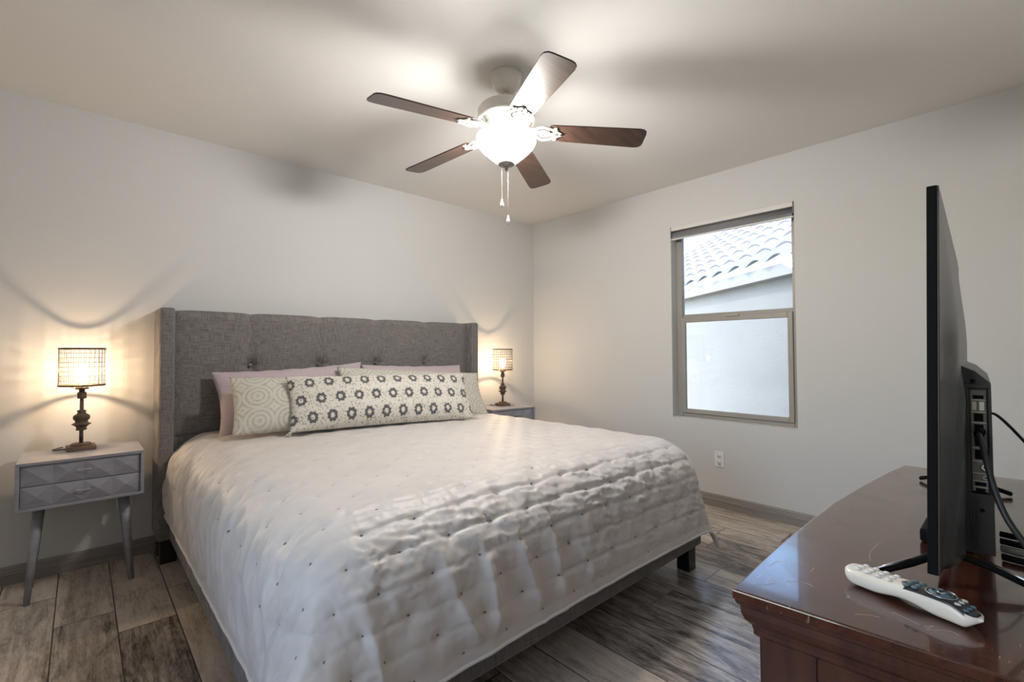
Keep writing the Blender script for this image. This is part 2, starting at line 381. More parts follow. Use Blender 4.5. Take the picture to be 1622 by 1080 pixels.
for ya, yb in ((-h2+.042,-.02),(.02,h2-.042)): MB().box((-.002,ya,.04),(.002,yb,z2-.04)).build('pane', m_glass, w2_)
b = empty('roller_blind', (W, (WY0+WY1)/2, WZ1)); tag(b, 'rolled-up grey roller blind with pale head rail at the window top', 'blind')
MB().box((-.006,-hy+.001,-.034),(.062,hy-.001,-.001),.003).build('head_rail', m_blindrail, b)
r_ = MB(); r_.lathe([(0,0),(.030,0),(.030,2*hy-.02),(0,2*hy-.02)], 24, mtx=Matrix.Translation((.030,hy-.01,-.066))@Matrix.Rotation(PI/2,4,'X')); r_.box((.001,-hy+.01,-.098),(.006,hy-.01,-.06),.001); r_.build('rolled_fabric', m_blind, b)
MB().box((-.003,-hy+.004,-.106),(.012,hy-.004,-.094),.003).build('bottom_bar', m_blindrail, b)
for sgn in (-1, 1): MB().box((-.007,sgn*(hy-.004)-.003,-.08),(.06,sgn*(hy-.004)+.003,-.002),.001).build('bracket', m_blind, b)

def outlet(loc, rz, label):
    o = empty('wall_outlet', loc, rz); tag(o, label, 'outlet')
    MB().box((-.035,-.006,-.058),(.035,0,.058),.003).build('cover_plate', m_white, o)
    for z in (-.024, .024):
        q = MB().lathe([(0,0),(.0165,0),(.0165,.003),(0,.003)], 20, mtx=Matrix.Translation((0,-.006,z))@Matrix.Rotation(PI/2,4,'X')).build('socket_face', m_white, o)
        s2 = MB(); s2.box((-.007,-.0096,z-.001),(-.005,-.0088,z+.008)); s2.box((.005,-.0096,z-.001),(.007,-.0088,z+.008)); s2.box((-.0015,-.0096,z-.010),(.0015,-.0088,z-.006)); s2.build('socket_slots', m_black, o)
    MB().lathe([(0,0),(.003,0),(.002,.002),(0,.002)], 10, mtx=Matrix.Translation((0,-.006,0))@Matrix.Rotation(PI/2,4,'X')).build('screw', m_handle, o)
    return o
outlet((W, 1.50, .348), -PI/2, 'white duplex outlet on the bare wall below the window')
outlet((.19, D, .345), 0, 'white duplex outlet low on the wall behind the left nightstand')

# ------------------------------------------------------------------ bed
BX0, BX1 = .31, 2.49
bed = empty('bed', ((BX0+BX1)/2, 2.2, 0)); tag(bed, 'king bed with tall grey tufted wingback upholstered headboard', 'bed')
OX = -bed.location.x; OY = -bed.location.y
def bp(o): o.location = (OX, OY, 0); return o          # parts below are written in room coordinates
# headboard: five puffed channels with buttons
seams = [.38, .77, 1.185, 1.597, 2.010, 2.42]; BTN = [(x, z) for x in seams[1:-1] for z in (1.056, .66)]
nx, nz = 240, 150
xs = np.linspace(.381, 2.419, nx); zs = np.linspace(.13, 1.376, nz); XX, ZZ = np.meshgrid(xs, zs, indexing='ij')
sm = np.array(seams); k = np.clip(np.searchsorted(sm, XX)-1, 0, 4); t = (XX-sm[k])/(sm[k+1]-sm[k])
puff = (1-np.abs(2*t-1)**5)
topround = 1-sstep(ZZ, 1.33, 1.376)**1.5
Yf = 3.222-.012*puff-.020*topround
for bx_, bz_ in BTN:
    dd = np.hypot((XX-bx_), (ZZ-bz_)*.8); Yf += .030*np.exp(-(dd/.027)**2)+.010*np.exp(-(dd/.06)**2)
    ang = np.arctan2(ZZ-bz_, XX-bx_); Yf += .0045*np.exp(-((dd-.035)/.03)**2)*np.cos(6*ang)
Yf += .010*np.exp(-((ZZ-.665)/.008)**2)
Yf += .002*(fbm(XX*9, ZZ*9, 3)-.5)
Zt = ZZ-.008*(1-puff)*sstep(ZZ, 1.25, 1.376)
V = np.stack([XX, Yf, Zt], -1).reshape(-1, 3); Fc = [tuple(x) for x in grid_faces(nx, nz)]
rim = [i*nz for i in range(nx)]+[(nx-1)*nz+j for j in range(1, nz)]+[i*nz+nz-1 for i in range(nx-2, -1, -1)]+[j for j in range(nz-2, 0, -1)]
Vb = V[rim].copy(); Vb[:, 1] = 3.375; n0 = len(V); V = np.vstack([V, Vb]); L = len(rim)
for i in range(L): Fc.append((rim[(i+1) % L], rim[i], n0+i, n0+(i+1) % L))
Fc.append(tuple(range(n0, n0+L))[::-1])
hb = link_mesh('headboard', V, Fc, m_linen, bed, True); bp(hb)
for bx_, bz_ in BTN:
    MB().lathe([(0,.006),(.006,.0055),(.010,.002),(.0105,-.002),(0,-.003)], 16, mtx=Matrix.Translation((bx_,3.214,bz_))@Matrix.Rotation(PI/2,4,'X')).build('tuft_button', m_linen, hb)
for xa, xb in ((BX0, .38), (2.42, BX1)):
    bp(MB().box((xa,3.125,.125),(xb,3.38,1.380),.014,3).build('headboard_wing', m_linen, bed))
for xa in (.325, 2.39):
    for ya in (3.14, 3.29): bp(MB().box((xa,ya,0),(xa+.075,ya+.07,.13),.004).build('leg', m_blackwood, bed))
for xa, xb in ((.365, .40), (2.355, 2.395)):
    bp(MB().box((xa,1.19,.125),(xb,3.2,.36),.010,3).build('side_rail', m_linen, bed))
bp(MB().box((.365,1.150,.125),(2.395,1.19,.36),.010,3).build('foot_rail', m_linen, bed))
for xa, ya in ((.40, 1.19), (1.34, 2.2), (2.30, 1.17)):
    bp(MB().box((xa,ya,0),(xa+.07,ya+.07,.24 if ya > 2 else .15),.004).build('leg', m_blackwood, bed))
bp(MB().box((.40,1.19,.24),(2.355,3.2,.27)).build('platform', m_blackwood, bed))

# mattress
m_matt = mat('mattress_white', (.75,.74,.72), .8)
t_ = bmesh.new(); bmesh.ops.create_cube(t_, size=1)
for v in t_.verts: v.co = Vector((v.co.x*1.90, v.co.y*1.88, v.co.z*.28))
bmesh.ops.bevel(t_, geom=[e for e in t_.edges if abs(e.verts[0].co.z-e.verts[1].co.z) > .1], offset=.10, segments=6, profile=.5, affect='EDGES')
bmesh.ops.bevel(t_, geom=[e for e in t_.edges if abs(e.verts[0].co.z-e.verts[1].co.z) < .01 and abs(e.verts[0].co.z) > .1 and len(e.link_faces) == 2 and any(abs(f.normal.z) > .9 for f in e.link_faces)], offset=.05, segments=4, profile=.5, affect='EDGES')
me = bpy.data.meshes.new('mattress'); t_.to_mesh(me); t_.free(); me.materials.append(m_matt); mo = bpy.data.objects.new('mattress', me); C.objects.link(mo); mo.location = (1.375, 2.22, .27+.14)
tag(mo, 'white mattress lying on the bed frame beneath the comforter', 'mattress')

# comforter
def comforter():
    Rr = .215; ix0, ix1, iy0, yh = .567, 2.20, 1.315, 3.165; ov = .53; top = .672
    du_ = .0065
    us = np.arange(ix0-ov, ix1+ov+1e-6, du_); vs = np.arange(iy0-ov-.02, yh, du_); Ug, Vg = np.meshgrid(us, vs, indexing='ij')
    a = np.where(Ug < ix0, Ug-ix0, np.where(Ug > ix1, Ug-ix1, 0)); b = np.where(Vg < iy0, Vg-iy0, 0.)
    Ln = np.hypot(a, b); Ls = np.maximum(Ln, 1e-9); nxx, nyy = a/Ls, b/Ls
    th = np.arctan2(-b, np.abs(a))      # 0 = side, pi/2 = foot
    corner = (np.abs(a) > 0) & (b < 0); cw = np.sin(2*th)**2*corner
    Lc = Ln*(1-.10*cw)
    arc = np.minimum(Lc, Rr*PI/2); st = np.maximum(Lc-Rr*PI/2, 0)
    flare = np.where(b < 0, .14+.20*cw, .12)
    flare = np.where((a < 0), .03+.12*np.sin(th)**2*(b < 0)+.42*cw, flare)
    h = Rr*np.sin(arc/Rr)+st*np.sin(flare); dz = Rr*(1-np.cos(arc/Rr))+st*np.cos(flare)
    X = np.where(a != 0, np.where(a < 0, ix0, ix1), Ug)+nxx*h; Y = np.where(b < 0, iy0, Vg)+nyy*h; Z = top-dz
    cx = (Ug-ix0)/(ix1-ix0); Z += .012*np.clip(np.sin(np.clip(cx, 0, 1)*PI), 0, 1)
    P = np.stack([X, Y, Z], -1)
    du = np.gradient(P, axis=0); dv = np.gradient(P, axis=1); N = np.cross(du, dv); N /= np.linalg.norm(N, axis=-1, keepdims=True)+1e-12
    calm = 1-.75*sstep(np.maximum(np.abs(a), -b), ov-.07, ov)          # the stiff hem irons the wrinkles out
    # corner folds
    fold = sstep(Ln, .22, .66)
    d0 = fold*cw*np.where(a < 0, .012+.030*np.cos(th*7+.2)+.006*np.cos(th*17), .012*np.cos(th*3.4+.4))
    left = a < 0; d = 0.
    footd = -b/ov
    foot = sstep(-b, .0, .30)
    # long hanging folds near the left front corner, fading to the right
    lw = np.exp(-((Ug-.95)/.55)**2)*sstep(-b, .12, .40)
    hang = 1-np.abs(2*fbm(Ug*7.5+Vg*1.6, Vg*.9+3, 5, 2)-1); d += lw*.031*(hang**5-.2)
    # tufts: staggered lattice
    p = .16; m1 = np.hypot((Ug/p-np.round(Ug/p))*p, (Vg/p-np.round(Vg/p))*p)
    m2 = np.hypot(((Ug/p+.5)-np.round(Ug/p+.5))*p, ((Vg/p+.5)-np.round(Vg/p+.5))*p); dt = np.minimum(m1, m2)
    d += (.0060*(1-np.exp(-(dt/.018)**2))+.0045*np.clip(dt/.08, 0, 1))*(1+.35*foot)
    # puckers along the quilting rows at the foot
    amt = sstep(iy0+.14-Vg, 0, .34)*(.45+.55*sstep(fbm(Ug*2.2, Vg*2.5, 31), .35, .65))*(1-.5*cw)*(1-.35*lw)
    warp = .012*(fbm(Ug*6, Vg*5, 8)-.5)*2
    row = (Vg+warp)/.08; ridge = 1-np.abs(np.sin(row*PI)); d -= amt*.010*np.exp(-((1-ridge)/.25)**2); d += amt*.0065*np.abs(np.sin(row*PI))*(fbm(Ug*30, Vg*5, 51)-.5)*2
    w1 = Ug+.35*(Vg+warp); r1 = 1-np.abs(2*fbm(w1*7, (Vg+.12*Ug)*30, 9, 4)-1); d += amt*.0085*(r1**5-.2)
    r2 = 1-np.abs(2*fbm(Ug*24+Vg*9, Vg*13, 12, 4)-1); d += amt*.0050*(r2**5-.2)
    r3 = 1-np.abs(2*fbm(Ug*34, Vg*40, 44, 2)-1); d += amt*.0035*(r3**3-.3)
    # diagonal wrinkles of the left drape
    lf = sstep(ix0+.06-Ug, 0, .3)*(1-.85*sstep(-b, 0, .22))
    q = (Ug*1.0+Vg*.55); q2 = (-Ug*.55+Vg)
    r3 = 1-np.abs(2*fbm(q*2.4, q2*11, 15, 3)-1); d += lf*.014*(r3**3-.3)
    r3 = 1-np.abs(2*fbm(q*7, q2*30, 16, 2)-1); d += lf*.0045*(r3**3-.3)
    rt = sstep(Ug-(ix1-.02), 0, .3)*(1-.6*sstep(-b, 0, .3)); r4 = 1-np.abs(2*fbm(Ug*5, Vg*14, 19, 3)-1); d += rt*.010*(r4**3-.3)
    # broad softness on top
    d += .010*(fbm(Ug*2.6, Vg*2.6, 21)-.5)+.003*(fbm(Ug*11, Vg*11, 23)-.5)
    P = P+N*((d*(1-.7*cw)+d0)*calm)[..., None]
    # hem shape: keep it off the frame
    nu, nv = Ug.shape; Vv = P.reshape(-1, 3); uv = np.stack([Ug, Vg], -1).reshape(-1, 2)
    o = link_mesh('comforter', Vv, grid_faces(nu, nv), m_quilt, None, True, uv)
    mod = o.modifiers.new('thickness', 'SOLIDIFY'); mod.thickness = .012; mod.offset = -1
    rimm = [i*nv for i in range(nu)]
    e1 = [P[0, j] for j in range(nv-1, 0, -2)]+[P[i, 0] for i in range(0, nu, 2)]+[P[-1, j] for j in range(0, nv, 2)]
    MB().tube([Vector(x)+Vector((0,0,-.001)) for x in e1], .0058, 8).build('hem_piping', m_hem, o)
    return o
co = comforter(); tag(co, 'pale greige tufted satin comforter draped over the bed', 'comforter')

# pillows
def pillow(name, w_, h_, t_, mtl, seed, pinch=.05, n=(56,40), wr=.006, pw=2.6):
    s_ = np.linspace(-1, 1, n[0]); q_ = np.linspace(-1, 1, n[1]); S, Q = np.meshgrid(s_, q_, indexing='ij')
    X = S*w_/2*(1-pinch*(1-Q**2)*np.abs(S)**3); Y = Q*h_/2*(1-pinch*1.6*(1-S**2)*np.abs(Q)**3)
    th = ((1-np.abs(S)**pw)*(1-np.abs(Q)**pw))**.62
    V = []; Fs = []
    for sg in (1, -1):
        wrk = wr*(fbm(S*3+9, Q*2.5+4, seed+(sg > 0), 3)-.5)*2*(.3+th)
        edge = .5*wr*np.cos(S*22+seed)*np.exp(-((1-np.abs(Q))/.12)**2)*np.minimum(1, (1-np.abs(Q))*25)
        Z = sg*(t_/2*th+.0005)+wrk*(th > 1e-6)*np.minimum(1, th*3)+sg*edge*np.minimum(1, (1-np.abs(S))*12)
        V.append(np.stack([X, Y, Z], -1).reshape(-1, 3)); Fs += [tuple(x) for x in grid_faces(n[0], n[1], len(V[0])*(len(V)-1), sg < 0)]
    V = np.vstack(V); uv = np.stack([X, Y], -1).reshape(-1, 2); uv = np.vstack([uv, uv+[[3.3, 1.7]]])
    o = link_mesh(name, V, Fs, mtl, None, True, uv)
    bm = bmesh.new(); bm.from_mesh(o.data); bmesh.ops.remove_doubles(bm, verts=bm.verts, dist=.0015); bm.to_mesh(o.data); bm.free(); return o
def put_pillow(o, bottom_c, az, lean, h_, roll=0.):
    """bottom_c: middle of the lower edge; az: turn about z; lean back from vertical"""
    X = Vector((math.cos(az), math.sin(az), 0)); Z = Vector((math.sin(az)*math.cos(lean), -math.cos(az)*math.cos(lean), math.sin(lean))); Y = Z.cross(X)
    m = Matrix((X, Y, Z)).transposed().to_4x4()@Matrix.Rotation(roll, 4, 'Z')
    m.translation = Vector(bottom_c)+Y*(h_/2); o.matrix_world = m
r = math.radians
p1 = pillow('pillow', .90, .40, .17, m_pink, 1, .07, wr=.014); put_pillow(p1, (.995, 2.965, .680), r(-2), r(24), .40, r(3.0)); tag(p1, 'dusty pink pillow against the left half of the headboard', 'pillow', 'mauve sleeping pillows')
p2 = pillow('pillow', .84, .40, .16, m_pink, 4, .05, wr=.009); put_pillow(p2, (1.855, 2.965, .680), r(-1), r(24), .385, r(-1.5)); tag(p2, 'dusty lilac pillow against the right half of the headboard', 'pillow', 'mauve sleeping pillows')
s1 = pillow('sham_pillow', .74, .36, .15, m_circle, 7, .045, wr=.008); put_pillow(s1, (.945, 2.695, .697), r(-5), r(36), .36, r(-1.5)); tag(s1, 'cream sham with grey ring circles at the left end of the bolster', 'pillow', 'ringed shams')
s2 = pillow('sham_pillow', 1.06, .37, .14, m_circle, 9, .045, wr=.008); put_pillow(s2, (1.715, 2.735, .698), r(-5), r(34), .37, r(-4.5)); tag(s2, 'cream ringed sham peeking out behind the right end of the bolster', 'pillow', 'ringed shams')
bo = pillow('bolster_pillow', 1.13, .335, .17, m_medal, 13, .035, (110,48), .009, 3.0); put_pillow(bo, (1.378, 2.545, .700), r(-8), r(30), .335, r(-.8)); tag(bo, 'long cream lumbar pillow with rows of dark medallions', 'pillow')
m_tas = mat('tassel', (.6,.56,.48), .9)
for sx in (-1, 1):
    for sy in (-1,):
        q = MB()
        for k in range(9):
            a = random.uniform(-.9, .9)-.5; q.tube([(sx*.555,sy*.16,0),(sx*(.555+.018*math.cos(a)),sy*(.16+.01)+.012*math.sin(a),.006*math.sin(k)),(sx*(.555+.032*math.cos(a)),sy*(.16+.014)+.03*math.sin(a),.01*math.sin(k*2))], .0016, 5)
        q.build('corner_tassel', m_tas, bo)

# ------------------------------------------------------------------ nightstand
def make_nightstand():
    """origin: floor below the front centre, depth toward +y"""
    o = empty('nightstand'); w2, d, z0, z1 = .222, .36, .435, .65
    c = MB(); th = .014
    c.box((-w2,0,z1-th),(w2,d,z1),.002); c.box((-w2,0,z0),(w2,d,z0+th),.002)
    for s_ in (-1, 1): c.box((min(s_*w2, s_*(w2-th)),0,z0+th),(max(s_*w2, s_*(w2-th)),d,z1-th),.0015)
    c.box((-w2+th,d-.01,z0+th),(w2-th,d,z1-th)); c.box((-w2+th,.03,z0+.10),(w2-th,d-.02,z0+.105))
    c.build('cabinet_body', m_grey, o)
    dh = (z1-z0-2*th-.005)/2
    for k in range(2):
        zb = z0+th+.001+k*(dh+.003); V = []; Fc = []
        # faceted front: pyramids meeting in a 4x1 diamond relief
        xw = w2-th-.002; ncell = 4; cw_ = 2*xw/ncell; y_hi, y_lo = .004, .013
        for i in range(ncell):
            xa = -xw+i*cw_; xb = xa+cw_; xm = (xa+xb)/2; zm = zb+dh/2; b0 = len(V)
            V += [(xa,.012,zb),(xb,.012,zb),(xb,.012,zb+dh),(xa,.012,zb+dh),(xm,.001,zm)]
            for f_ in ((0,1,4),(1,2,4),(2,3,4),(3,0,4)): Fc.append(tuple(b0+x for x in f_))
        b0 = len(V); V += [(-xw,.026,zb),(xw,.026,zb),(xw,.026,zb+dh),(-xw,.026,zb+dh),(-xw,.012,zb),(xw,.012,zb),(xw,.012,zb+dh),(-xw,.012,zb+dh)]
        for f_ in ((0,1,5,4),(1,2,6,5),(2,3,7,6),(3,0,4,7),(3,2,1,0)): Fc.append(tuple(b0+x for x in f_))
        dr = link_mesh('drawer', V, Fc, m_grey, o)
        hd = MB(); hd.box((-.026,-.010,zb+dh*.52),(.026,-.004,zb+dh*.52+.005),.0015)
        for sx in (-.018, .018): hd.box((sx-.003,-.006,zb+dh*.52+.001),(sx+.003,.012,zb+dh*.52+.004))
        hd.build('handle', m_handle, dr)
    for sx in (-1, 1):
        for yf, yt in ((.085,.105),(.305,.285)):
            MB().tube([(sx*.150,yt,z0+.004),(sx*.184,yf,0.0)], [.021,.0115], 20).build('leg', m_grey, o)
    return o
n1 = make_nightstand(); n1.location = (.019, 2.968, 0); tag(n1, 'grey nightstand with two faceted drawers standing left of the bed', 'nightstand', 'bedside nightstands')
n2 = copy_tree(n1); n2.location = (2.735, 2.945, -.0); n2.rotation_euler = (0,0,r(-8)); n2['label'] = 'grey nightstand in the far corner, mostly hidden behind the bed'

# lamp
def make_lamp():
    o = empty('table_lamp')
    MB().box((-.055,-.045,0),(.055,.045,.022),.003).build('base', m_lampwood, o)
    MB().lathe([(0,.022),(.040,.022),(.040,.029),(.034,.033),(0,.034)], 28).build('base_disc', m_lampwood, o)
    st = MB(); st.lathe([(0,.034),(.008,.034),(.008,.09),(.009,.095),(.020,.097),(.022,.101),(.019,.107),(.021,.113),(.028,.120),(.037,.126),(.038,.129),(.028,.133),(.024,.139),(.025,.145),(.031,.151),(.033,.160),(.031,.170),(.024,.175),(.018,.179),(.015,.186),(.018,.190),(.018,.195),(.008,.199),(.0075,.26),(0,.262)], 32)
    st.build('turned_stem', m_bronze, o)
    MB().lathe([(0,.255),(.017,.255),(.018,.262),(.018,.284),(.014,.288),(0,.289)], 28).build('socket_cup', m_bronze, o)
    MB().lathe([(0,.289),(.012,.289),(.012,.300),(.026,.302),(.026,.312),(.015,.315),(.015,.333),(0,.334)], 28).build('bulb_socket', m_bronze, o)
    zb, zt, rad = .322, .506, .088
    sh = MB()
    for kz in range(1, 8):
        z = zb+(zt-zb)*kz/8; sh.tube([(rad*math.cos(a),rad*math.sin(a),z) for a in np.linspace(0, 2*PI, 49)[:-1]], .0009, 5, closed=True)
    for ka in range(28):
        a = 2*PI*ka/28; sh.tube([(rad*math.cos(a),rad*math.sin(a),zb),(rad*math.cos(a),rad*math.sin(a),zt)], .0009, 5)
    s_ = sh.build('wire_shade', m_wire, o)
    for z in (zb, zt):
        MB().lathe([(rad-.003,z-.004),(rad+.003,z-.004),(rad+.003,z+.004),(rad-.003,z+.004),(rad-.003,z-.004)], 48).build('shade_ring', m_wire, s_)
    sp = MB()
    for ka in range(3):
        a = 2*PI*ka/3+.5; sp.tube([(.024*math.cos(a),.024*math.sin(a),.308),(rad*math.cos(a),rad*math.sin(a),zb)], .0018, 6)
    sp.tube([(.024*math.cos(a),.024*math.sin(a),.308) for a in np.linspace(0, 2*PI, 17)[:-1]], .0022, 6, closed=True)
    sp.build('shade_spider', m_wire, s_)
    bl = MB().lathe([(.012,.333),(.014,.340),(.022,.358),(.029,.378),(.030,.392),(.026,.408),(.016,.421),(0,.426)], 28).build('bulb', m_bulbglass, o)
    fi = MB()
    for ka in range(4):
        a = 2*PI*ka/4+.3; fi.tube([(.004*math.cos(a),.004*math.sin(a),.355),(.009*math.cos(a),.009*math.sin(a),.385),(.004*math.cos(a),.004*math.sin(a),.410)], .0014, 6)
    fi.build('filament', m_fil, bl)
    cd_ = MB(); cd_.tube(spline([(-.055,.02,.006),(-.085,.03,.004),(-.10,.05,.0035),(-.085,.085,.0035),(-.06,.115,.0035)], 6), .0025, 6); cd_.build('cord', m_cable, o)
    pl = bpy.data.lights.new('lamp_light', 'POINT'); pl.energy = LAMP_W; pl.shadow_soft_size = .011; pl.color = (1,.70,.42)
    po_ = bpy.data.objects.new('lamp_light', pl); C.objects.link(po_); po_.parent = o; po_.location = (0,0,.385)
    return o
l1 = make_lamp(); l1.location = (.008, 3.215, .650); l1.rotation_euler = (0,0,r(4)); tag(l1, 'lit bronze table lamp with wire cage shade on the left nightstand', 'lamp', 'bedside cage lamps')
l2 = copy_tree(l1); l2.location = (2.815, 3.185, .650); l2.rotation_euler = (0,0,r(-14)); l2['label'] = 'lit bronze cage-shade table lamp on the far corner nightstand'

# ------------------------------------------------------------------ ceiling fan
HX, HY, BZ = 1.465, 1.625, 2.132
fan = empty('ceiling_fan', (HX, HY, H)); tag(fan, 'white ceiling fan with five dark wood blades and a lit glass bowl', 'ceiling fan')
Z0 = H
MB().lathe([(0,0),(.074,0),(.074,-.012),(.070,-.03),(.062,-.06),(.045,-.078),(.022,-.086),(0,-.087)], 40).build('canopy', m_fan, fan)
MB().lathe([(0,-.08),(.013,-.08),(.013,-.15),(0,-.15)], 20).build('downrod', m_fan, fan)
MB().lathe([(0,-.105),(.022,-.105),(.030,-.115),(.030,-.135),(.022,-.15),(0,-.15)], 24).build('rod_coupling', m_fan, fan)
MB().lathe([(0,-.140),(.05,-.142),(.095,-.150),(.125,-.162),(.134,-.175),(.134,-.210),(.137,-.214),(.137,-.222),(.128,-.228),(.120,-.232),(.098,-.262),(.085,-.272),(.07,-.275),(0,-.276)], 56).build('motor_housing', m_fan, fan)
rb = MB()
for k in range(36):
    a = 2*PI*k/36; rb.box((-.002,-.0042,-.020),(.0035,.0042,.020),.0012,1, mtx=Matrix.Rotation(a,4,'Z')@Matrix.Translation((.110,0,-.246))@Matrix.Rotation(r(36),4,'Y'))
rb.build('housing_ribs', m_fanfilig, fan)
MB().lathe([(0,-.276),(.070,-.276),(.072,-.290),(.121,-.296),(.121,-.300),(.02,-.302),(.006,-.31),(.005,-.42),(0,-.42)], 48).build('light_fitter', m_fan, fan)
bw = MB().lathe([(.134,-.295),(.141,-.300),(.1405,-.315),(.138,-.328),(.128,-.345),(.108,-.366),(.080,-.392),(.055,-.412),(.036,-.424),(.0,-.430)], 56).build('glass_bowl', m_bowl, fan)
MB().lathe([(.0,-.421),(.038,-.422),(.040,-.427),(.034,-.432),(.012,-.436),(.008,-.444),(.009,-.450),(.004,-.458),(0,-.464)], 28).build('finial', mat('finial_pewter', (.30,.29,.27), .4, .5), fan)
bl_prof = [(.205,.048),(.215,.054),(.30,.058),(.50,.064),(.615,.067),(.636,.063),(.648,.052),(.652,.035)]
for k in range(5):
    a = 3.0217+k*2*PI/5; R_ = Matrix.Rotation(a,4,'Z')@Matrix.Translation((0,0,BZ-H+.044))@Matrix.Rotation(r(4),4,'Y')@Matrix.Rotation(r(-11),4,'X')
    poly = [(x,-y) for x, y in bl_prof]+[(x,y) for x, y in bl_prof[::-1]]
    bd = MB().prism(poly, -.003, .003, .0012, mtx=R_).build('blade', m_blade, fan)
    ir = MB()
    for sy in (-1, 1):
        ir.tube(spline([(.105,sy*.012,.006),(.135,sy*.020,-.001),(.165,sy*.044,-.006),(.200,sy*.040,-.0065),(.238,sy*.020,-.006)], 6), [.007]*19+[.007]*6, 8, flat=.55, mtx=R_)
        ir.tube(spline([(.150,sy*.006,-.004),(.175,sy*.020,-.007),(.200,sy*.014,-.0065),(.205,sy*.002,-.006)], 5), .004, 6, flat=.6, mtx=R_)
    ir.tube([(.085,0,.040),(.105,0,.016),(.135,0,.0),(.19,0,-.006),(.262,0,-.0065)], [.011,.012,.010,.009,.007], 10, flat=.5, mtx=R_)
    ir.prism([(.222,-.044),(.236,-.046),(.243,-.022),(.262,-.008),(.262,.008),(.243,.022),(.236,.046),(.222,.044)], -.008, -.003, .001, mtx=R_)
    for sx, sy in ((.232,-.034),(.232,.034),(.252,0)): ir.lathe([(0,-.0105),(.004,-.010),(.005,-.008),(0,-.007)], 10, c=(sx,sy,0), mtx=R_)
    ir.build('blade_iron', m_fanfilig, bd)
for (dx, dy, zl) in ((-.018,.012,-.592),(.006,-.004,-.668)):
    ch = MB(); z = -.430 if dx < 0 else -.462; zz = z
    while zz > zl: ch.lathe([(0,.0016),(.0015,0),(0,-.0016)], 6, c=(dx,dy,zz)); zz -= .0036
    ch.tube([(dx,dy,z),(dx,dy,zl)], .0006, 5)
    c_ = ch.build('pull_chain', m_handle, fan)
    MB().lathe([(0,0),(.003,-.001),(.004,-.010),(.0085,-.022),(.0095,-.034),(.007,-.042),(0,-.044)], 18, c=(dx,dy,zl)).build('chain_pendant', m_white, c_)

fl = bpy.data.lights.new('fan_bulb_light', 'POINT'); fl.energy = FAN_W/2; fl.shadow_soft_size = .05; fl.color = (1,.965,.92)
for sg in (-1, 1): flo = bpy.data.objects.new('fan_bulb_light', fl); C.objects.link(flo); flo.parent = fan; flo.location = (sg*.040, -sg*.036, -.358)
# ------------------------------------------------------------------ dresser
dz = .76
ds = empty('dresser', (1.36, .03, 0)); tag(ds, 'dark cherry bow-front dresser with a scratched glossy top', 'dresser')
def dp(o): o.location = (-1.36, -.03, 0); return o
def outline(ins):
    fr = [(.748,.311),(.88,.316),(1.009,.319),(1.187,.319),(1.35,.315),(1.478,.307),(1.62,.297),(1.80,.281),(1.950,.262)]
    P = [(x+ (ins if i == 0 else -ins if i == len(fr)-1 else 0), y-ins) for i, (x, y) in enumerate(fr)]
    return P+[(1.985-ins,YF+.012),(.790+ins,YF+.012)]
tp = MB().prism(outline(0), dz-.016, dz, .003, seg=3).build('top', m_cherry, ds); dp(tp)
# moulding under the top: stack of stepped lips
V = []; Fc = []; prof = [(.002,dz-.016),(.004,dz-.022),(.008,dz-.025),(.009,dz-.036),(.013,dz-.047),(.020,dz-.054),(.022,dz-.062),(.022,dz-.068),(.026,dz-.072)]
for ins, z in prof: V += [(x, y, z) for x, y in outline(ins)]
nn = 11
for i in range(len(prof)-1):
    for k in range(nn): a = i*nn+k; b_ = i*nn+(k+1) % nn; Fc.append((a, b_, b_+nn, a+nn))
Fc.append(tuple(range(nn))); Fc.append(tuple(range((len(prof)-1)*nn, len(prof)*nn))[::-1])
dp(link_mesh('top_moulding', V, Fc, m_cherrybody, ds))
body = MB(); body.prism(outline(.033), 0.08, dz-.066); dp(body.build('carcass', m_cherrybody, ds))
# corner posts and side panel frame on the end facing the camera
P0 = Vector(outline(.028)[0]); P1 = Vector(outline(.028)[-1]); e_ = (P1-P0).normalized(); ang = math.atan2(e_.y, e_.x)
MX = Matrix.Translation((P0.x, P0.y, 0))@Matrix.Rotation(ang, 4, 'Z')
def side(a, b, z0, z1, out): return MB().box((a,-.006,z0),(b,out,z1),.002, mtx=MX)
Ls = (P1-P0).length
MXm = MX
pp_ = MB(); pp_.box((0,-.0,.0),(.075,.02,dz-.066),.003,mtx=MX); dp(pp_.build('corner_post', m_cherrybody, ds))
sp_ = MB(); sp_.box((.083,.004,.16),(Ls-.05,.016,dz-.066),.003,mtx=MX); dp(sp_.build('side_panel', m_cherrybody, ds))
for k in range(3):
    z0 = .12+k*.185
    for a_, b_ in ((1, 4), (4, 7)):
        ol = outline(.025); seg_ = ol[a_:b_+1]; poly = [(x+(.008 if i == 0 else -.008 if i == len(seg_)-1 else 0), y) for i, (x, y) in enumerate(seg_)]
        poly = poly+[(x, y-.03) for x, y in poly[::-1]]
        dr = dp(MB().prism(poly, z0, z0+.175, .002).build('drawer', m_cherrybody, ds))
        mx = sum(p[0] for p in seg_)/len(seg_); my = max(p[1] for p in seg_)
        for sx in (-.10, .10): MB().lathe([(0,0),(.006,0),(.006,.012),(.014,.018),(.013,.026),(0,.029)], 18, mtx=Matrix.Translation((mx+sx,my-.004,z0+.09))@Matrix.Rotation(-PI/2,4,'X')).build('knob', m_bronze, dr)
for x_, y_ in ((.80,.24),(1.88,.20),(.84,-.20),(1.92,-.20)): dp(MB().box((x_,y_-.03,0),(x_+.05,y_+.02,.085),.004).build('foot', m_cherrybody, ds))
